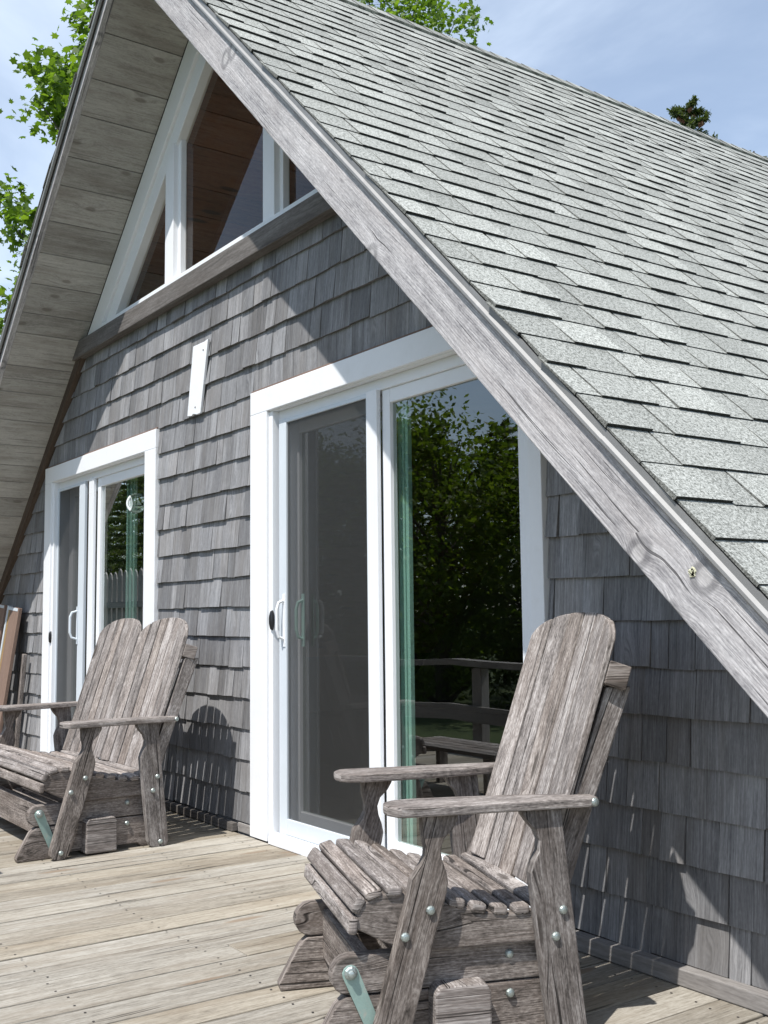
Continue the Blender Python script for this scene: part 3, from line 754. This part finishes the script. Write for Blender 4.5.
# ------------------------------------------------------------------ small things on the deck
fs = empty('footstool', (-.35, -1.55, 0)); tag(fs, 'low slatted wooden footstool, seen mirrored in the larger door glass', 'footstool')
for i in range(5):
    m = MB(); m.box((-.5, -.2 + i * .08, .26), (.5, -.13 + i * .08, .283), X); m.build('seat_slat', M['chair'], fs, bevel=.004)
for sx in (-.46, .42):
    m = MB(); m.box((sx, -.19, .2), (sx + .04, .19, .258), Y); m.build('rail', M['chair'], fs, bevel=.003)
    for sy in (-.17, .10):
        m = MB(); m.box((sx + .042 if sx < 0 else sx - .042, sy, 0.001), (sx + .08 if sx < 0 else sx - .004, sy + .07, .256), Z); m.build('leg', M['chair'], fs, bevel=.003)

# screens stored against the wall at the far left
def leaning(x0, x1, zt, y0, mat, edge, label, nm, lean):
    r = empty(nm, ((x0 + x1) / 2, y0 - .16, 0)); tag(r, label, 'panel', 'panels leaning on the wall')
    r.rotation_euler = (math.radians(-7), math.radians(lean), 0)
    w2 = (x1 - x0) / 2
    m = MB(); m.box((-w2 + .075, 0, 0), (w2, .028, zt), Z, .5); m.build('panel', mat, r, bevel=.003)
    m = MB(); m.box((-w2, -.004, 0), (-w2 + .03, .03, zt + .004), Z, .5); m.box((-w2 + .03, -.003, zt - .028), (w2 - .02, -.0005, zt - .004), X, .5); m.build('edge_strip', edge, r, bevel=.002)
    m = MB(); m.box((-w2 + .031, .002, 0), (-w2 + .074, .026, zt - .01), Z, .5); m.build('frame', M['gold'], r, bevel=.002)
leaning(-4.04, -3.74, 1.20, -.05, M['panelbrown'], M['frameblue'], 'brown panel with pale metal edge leaning on the wall, right one of the pair', 'leaning_panel', 4)
leaning(-4.42, -4.10, 1.23, -.06, M['panelbrown'], M['frameblue'], 'brown panel with pale metal edge leaning on the wall, left one of the pair', 'leaning_panel', 4)
m = MB(); m.beam((-3.66, -.07, 0.0), (-3.60, -.03, .82), X, .03, .04, .5); tag(m.build('wooden_stake', M['chair'], bevel=.003), 'thin brown wooden stake standing against the shingles left of the smaller door', 'stake')

# railing along the outer edge of the deck (seen mirrored in the glass)
rl = empty('deck_railing', (-1, -3.05, 0)); tag(rl, 'rough timber railing on the deck edge, mirrored in the larger door glass', 'railing')
def wavy(y0, z0, x0, x1, w_, h, nm):
    m = MB(); n_ = 26; pts = []
    for i in range(n_ + 1):
        x_ = x0 + (x1 - x0) * i / n_; pts.append((x_, z0 + .012 * math.sin(x_ * 2.3) + .008 * math.sin(x_ * 5.1 + 1)))
    poly = [(p[0], p[1]) for p in pts] + [(p[0], p[1] - h) for p in pts[::-1]]
    m.prism(poly, -w_, (0, y0, 0), X, Z, X, .5)
    o = m.build(nm, M['fence'], rl); o.matrix_parent_inverse = Matrix.Translation((1, 3.05, 0)); return o
wavy(-3.12, .70, -7, 3.2, .13, .05, 'top_rail'); wavy(-3.02, .33, -7, 3.2, .035, .13, 'middle_rail')
for x_ in (-6.9, -4.5, -2.05, .4, 2.9):
    m = MB(); m.box((x_, -3.11, -.02), (x_ + .12, -3.025, .648), Z); o = m.build('post', M['fence'], rl, bevel=.006); o.matrix_parent_inverse = Matrix.Translation((1, 3.05, 0))

pf = empty('picket_fence', (-10, -3.3, GZ)); tag(pf, 'tall weathered picket fence mirrored in the smaller door glass', 'fence')
pc = None
for i in range(34):
    x_ = -3.2 + i * .2
    if pc is None:
        m = MB(); m.prism([(0, .1), (.15, .1), (.15, 2.36), (.125, 2.43), (.075, 2.47), (.025, 2.43), (0, 2.36)], -.022, (0, 0, 0), X, Z, Z); pc = m.build('picket', M['fence'], pf, bevel=.002); o = pc
    else:
        o = pc.copy(); C.objects.link(o); o.parent = pf
    o.location = (x_, 0, R.uniform(-.03, .02))
for z_ in (.5, 1.9):
    m = MB(); m.box((-3.3, .0235, z_), (3.7, .06, z_ + .09), X); m.build('rail', M['fence'], pf)

# ------------------------------------------------------------------ trees
def leaf_mesh(mb, p, size, n, kind, t):
    """one leaf at p with normal n"""
    a = n.orthogonal().normalized(); ang = R.uniform(0, 6.283); b_ = n.cross(a)
    e1 = a * math.cos(ang) + b_ * math.sin(ang); e2 = n.cross(e1); s = size
    if kind == 'maple':
        o = [(0, -.5), (.22, -.32), (.5, -.22), (.3, 0), (.42, .28), (.15, .2), (0, .55), (-.15, .2), (-.42, .28), (-.3, 0), (-.5, -.22), (-.22, -.32)]
        droop = lambda q: -.35 * (q[0] * q[0] + q[1] * q[1])
    elif kind == 'broad':
        o = [(0, -.6), (.34, .0), (0, .65), (-.34, .0)]; droop = lambda q: -.3 * q[0] * q[0]
    else:
        o = [(-.10, -.5), (.10, -.5), (.03, .6), (-.03, .6)]; droop = lambda q: 0
    mb.poly([p + e1 * (q[0] * s) + e2 * (q[1] * s) + n * (droop(q) * s) for q in o], X, (0, 0), t)
def gauss3(): return V((R.gauss(0, 1), R.gauss(0, 1), R.gauss(0, 1)))
def broadleaf(name, label, base, h, rad, nl, leafsize, kind, mat, crown0=.25, group=None, clumps=60, trunkr=.16, seed=0, spray=None, tight=1.):
    global R
    keep = R; R = random.Random(seed + 100)
    root = empty(name, base); tag(root, label, 'tree', group)
    m = MB(); pts = []; rr = []
    for i in range(8):
        f = i / 7; pts.append(V((R.gauss(0, .06) * h * .12 * f, R.gauss(0, .06) * h * .12 * f, f * h * .92))); rr.append(trunkr * (1 - f) ** .8 + .012)
    m.tube(pts, rr, 9); 
    cl = []
    for i in range(clumps):
        f = crown0 + (1 - crown0) * (i + R.random()) / clumps
        prof = math.sin(math.pi * min(1, max(0.04, ((f - crown0) / (1 - crown0)) * .86 + .10))) ** .7
        a = i * 2.399 + R.uniform(-.4, .4); r = rad * prof * R.uniform(.35, 1.08)
        k = min(6, int(f * .85 * 7)); st = pts[k]
        e = V((math.cos(a) * r, math.sin(a) * r, f * h + R.uniform(-.03, .03) * h)); cl.append((e, rad * R.uniform(.20, .36) * tight))
        mid = st.lerp(e, .5) + V((0, 0, R.uniform(-.02, .05) * h))
        m.tube([st, mid, e], [rr[k] * .35 + .01, .02 + trunkr * .06, .007], 5, cap=False)
    if spray:
        for e, r in spray:
            e = V(e); st = pts[min(6, max(2, int(e.z / h * 6)))]; mid = st.lerp(e, .6) + V((0, 0, .2))
            m.tube([st, mid, e], [.05, .025, .008], 5, cap=False); cl.append((e, r))
    m.build('trunk', M['bark'], root, smooth=False)
    lm = MB(); per = nl // len(cl)
    for e, r in cl:
        sub = [(e + gauss3() * r * .5) for _ in range(7)]
        for j in range(per):
            q = R.choice(sub) + gauss3() * r * .26
            n = (V((0, -.15, .75)) + gauss3() * .55).normalized()
            leaf_mesh(lm, q, leafsize * R.uniform(.65, 1.2), n, kind, R.random())
    lm.build('crown', mat, root)
    R = keep
    return root
def spruce(name, label, base, h, rad, nb, mat, group=None, seed=0, cones=False, tiersz=.3):
    global R
    keep = R; R = random.Random(seed + 500)
    root = empty(name, base); tag(root, label, 'tree', group)
    m = MB(); m.tube([(0, 0, 0), (.03, 0, h * .5), (0, .02, h)], [h * .016, h * .009, .012], 8)
    nm = MB(); cm = MB()
    for i in range(nb):
        f = (i + R.random()) / nb; z = h * (.08 + .92 * f); L = rad * (1 - f) ** .8 * R.uniform(.7, 1.1) + .12; a = i * 2.4 + R.uniform(-.3, .3)
        dirv = V((math.cos(a), math.sin(a), .35 * f - .15)); st = V((0, 0, z)); e = st + dirv * L
        m.tube([st, e], [.02 * (1 - f) + .006, .004], 4, cap=False)
        nt = int(9 + L * 14) * (2 if f > .75 else 1)
        for j in range(nt):
            g_ = (j + R.random()) / nt; p = st.lerp(e, g_); w_ = L * .26 * (1.1 - g_)
            side = V((-dirv.y, dirv.x, 0)) * R.uniform(-1, 1) * w_
            tip = p + side + dirv * .10 + V((0, 0, R.uniform(-.06, .07)))
            for q in range(5):
                pp = p.lerp(tip, q / 4)
                leaf_mesh(nm, pp, (.15 if f < .75 else .10) * R.uniform(.7, 1.2), (gauss3() + dirv * .2).normalized(), 'needle', R.random())
                leaf_mesh(nm, pp, .13 * R.uniform(.7, 1.2), (gauss3()).normalized(), 'needle', R.random())
        if cones and f > .86:
            for j in range(5):
                p = st.lerp(e, R.uniform(.3, .9)); cm.tube([p, p - Z * .05, p - Z * .10], [.014, .028, .008], 6); cm.build('cone', M['cone'], root); cm = MB()
    m.build('trunk', M['bark'], root); nm.build('crown', mat, root)
    R = keep
    return root
# maple left of the cabin: sprays reach out past the roof edge
spr = []
def sp(x_, y_, z_, r): spr.append(((x_ + 12., y_ - 3.4, z_ - GZ), r))
broadleaf('maple_tree', 'bright green maple whose leafy boughs reach past the left edge of the roof', (-12., 5.2, GZ), 13.5, 3.35, 30000, .15, 'maple', M['maple'], .22, clumps=120, trunkr=.2, seed=3, tight=.62)
broadleaf('maple_tree', 'tall green maple whose crown tops the ridge behind the roof', (-15.6, 11.6, GZ), 17.2, 3.8, 24000, .14, 'maple', M['maple'], .3, clumps=90, tight=.75, trunkr=.24, seed=5)
spruce('spruce_tree', 'dark spruce tip with brown cones showing over the ridge right of centre', (-5.5, 10.6, GZ), 9.6, 2.0, 150, M['needle'], seed=1, cones=True)
spruce('spruce_tree', 'small dark spruce tip just showing over the ridge at the photo right edge', (-4.35, 10.6, GZ), 8.45, 1.8, 60, M['needle'], seed=2)
# trees across the yard, mirrored in the door glass
G1 = 'leafy trees across the yard'
k = 0
for (x_, y_, h, r) in [(-9.2, -11.5, 5.9, 2.3), (-11.6, -10.2, 6.3, 2.3), (-14.2, -11.4, 6.6, 2.5), (-17.2, -10.4, 6.9, 2.5), (-20.4, -11.6, 7.4, 2.7), (-25., -13.8, 8.5, 2.7), (-29., -14.6, 9.5, 3.), (-33.5, -15, 10., 3.2), (-38.5, -16., 11., 3.4), (-6.6, -13.6, 7.6, 2.6), (-2.5, -13.0, 8., 2.8)]:
    broadleaf('leafy_tree', 'bushy green tree standing across the yard, mirrored in the door glass', (x_, y_, GZ), h * .86, r, 16000, .115, 'broad', M['leaf'], .06, G1, clumps=60, trunkr=.12, seed=20 + k); k += 1
k = 0
for (x_, y_, h, r) in [(-8.6, -15.2, 6.8, 2.6), (-11.4, -15., 6.6, 2.6), (-15.6, -15.4, 7.2, 2.8), (-19.5, -15.2, 7.8, 2.8), (-22.6, -10.5, 8., 2.7), (-25.5, -10.2, 8.6, 2.8), (-29., -10.8, 9., 3.0), (-33., -11.5, 9.5, 3.2), (-38., -12.5, 10., 3.4)]:
    spruce('spruce_tree', 'dark spruce behind the leafy trees across the yard, mirrored in the door glass', (x_, y_, GZ), h * .92, r, 90, M['needle'], 'spruces across the yard', seed=40 + k); k += 1

# ------------------------------------------------------------------ light, sky, camera
S = V((.345, -1., 1.88)).normalized()
sun = bpy.data.lights.new('sun', 'SUN'); sun.energy = 5.0; sun.angle = math.radians(.53); sun.color = (1., .965, .91)
so = bpy.data.objects.new('sun', sun); C.objects.link(so); so.rotation_euler = S.to_track_quat('Z', 'Y').to_euler(); so.location = (3, -9, 14)
wd = bpy.data.worlds.new('World'); bpy.context.scene.world = wd; wd.use_nodes = True; nt = wd.node_tree; nt.nodes.clear()
def wn(t, ins=None, **kw):
    o = nt.nodes.new(t)
    for k_, v_ in kw.items(): setattr(o, k_, v_)
    for k_, v_ in (ins or {}).items():
        if isinstance(v_, bpy.types.NodeSocket): nt.links.new(v_, o.inputs[k_])
        else: o.inputs[k_].default_value = v_
    return o
sky = wn('ShaderNodeTexSky', sky_type='NISHITA', sun_disc=False, sun_elevation=math.asin(S.z), sun_rotation=math.atan2(S.x, S.y), altitude=0., air_density=1., dust_density=.6, ozone_density=1.2)
tc = wn('ShaderNodeTexCoord'); sx = wn('ShaderNodeSeparateXYZ', {0: tc.outputs['Generated']})
zc = wn('ShaderNodeMath', {0: sx.outputs[2], 1: .08}, operation='MAXIMUM').outputs[0]
u_ = wn('ShaderNodeMath', {0: sx.outputs[0], 1: zc}, operation='DIVIDE').outputs[0]; v_ = wn('ShaderNodeMath', {0: sx.outputs[1], 1: zc}, operation='DIVIDE').outputs[0]
cv = wn('ShaderNodeCombineXYZ', {0: u_, 1: wn('ShaderNodeMath', {0: v_, 1: 1.8}, operation='MULTIPLY').outputs[0], 2: 0.})
cn = wn('ShaderNodeTexNoise', {'Vector': cv.outputs[0], 'Scale': .55, 'Detail': 7., 'Roughness': .56, 'Distortion': .4})
cf = wn('ShaderNodeMapRange', {0: cn.outputs[0], 1: .40, 2: .74, 3: .19, 4: .68}, interpolation_type='SMOOTHSTEP')
mx = wn('ShaderNodeMix', {0: cf.outputs[0], 6: sky.outputs[0], 7: (6.9, 7.8, 8.9, 1)}, data_type='RGBA')
bg = wn('ShaderNodeBackground', {0: mx.outputs[2], 1: .15}); ow = wn('ShaderNodeOutputWorld', {0: bg.outputs[0]})

cam = bpy.data.cameras.new('camera'); co = bpy.data.objects.new('camera', cam); C.objects.link(co)
F = V((-.8141084, .57261199, .09665933)); Rv = V((.57440343, .81849945, -.01092436)); U = V((.08537103, -.04662784, .99525757))
mt = Matrix.Identity(4)
for i in range(3): mt[i][0] = Rv[i]; mt[i][1] = U[i]; mt[i][2] = -F[i]
mt.translation = V((4.92511881, -2.59216695, 1.08)); co.matrix_world = mt
cam.sensor_fit = 'VERTICAL'; cam.sensor_height = 24.; cam.lens = 1077.0936 / 1024 * 24.; cam.clip_start = .05; cam.clip_end = 3000
sc = bpy.context.scene; sc.camera = co
sc.view_settings.view_transform = 'Standard'; sc.view_settings.look = 'None'; sc.view_settings.exposure = .20; sc.view_settings.gamma = 1.
sc.render.engine = 'CYCLES'; sc.cycles.max_bounces = 8; sc.cycles.transparent_max_bounces = 16
try: sc.cycles.use_denoising = True
except Exception: pass
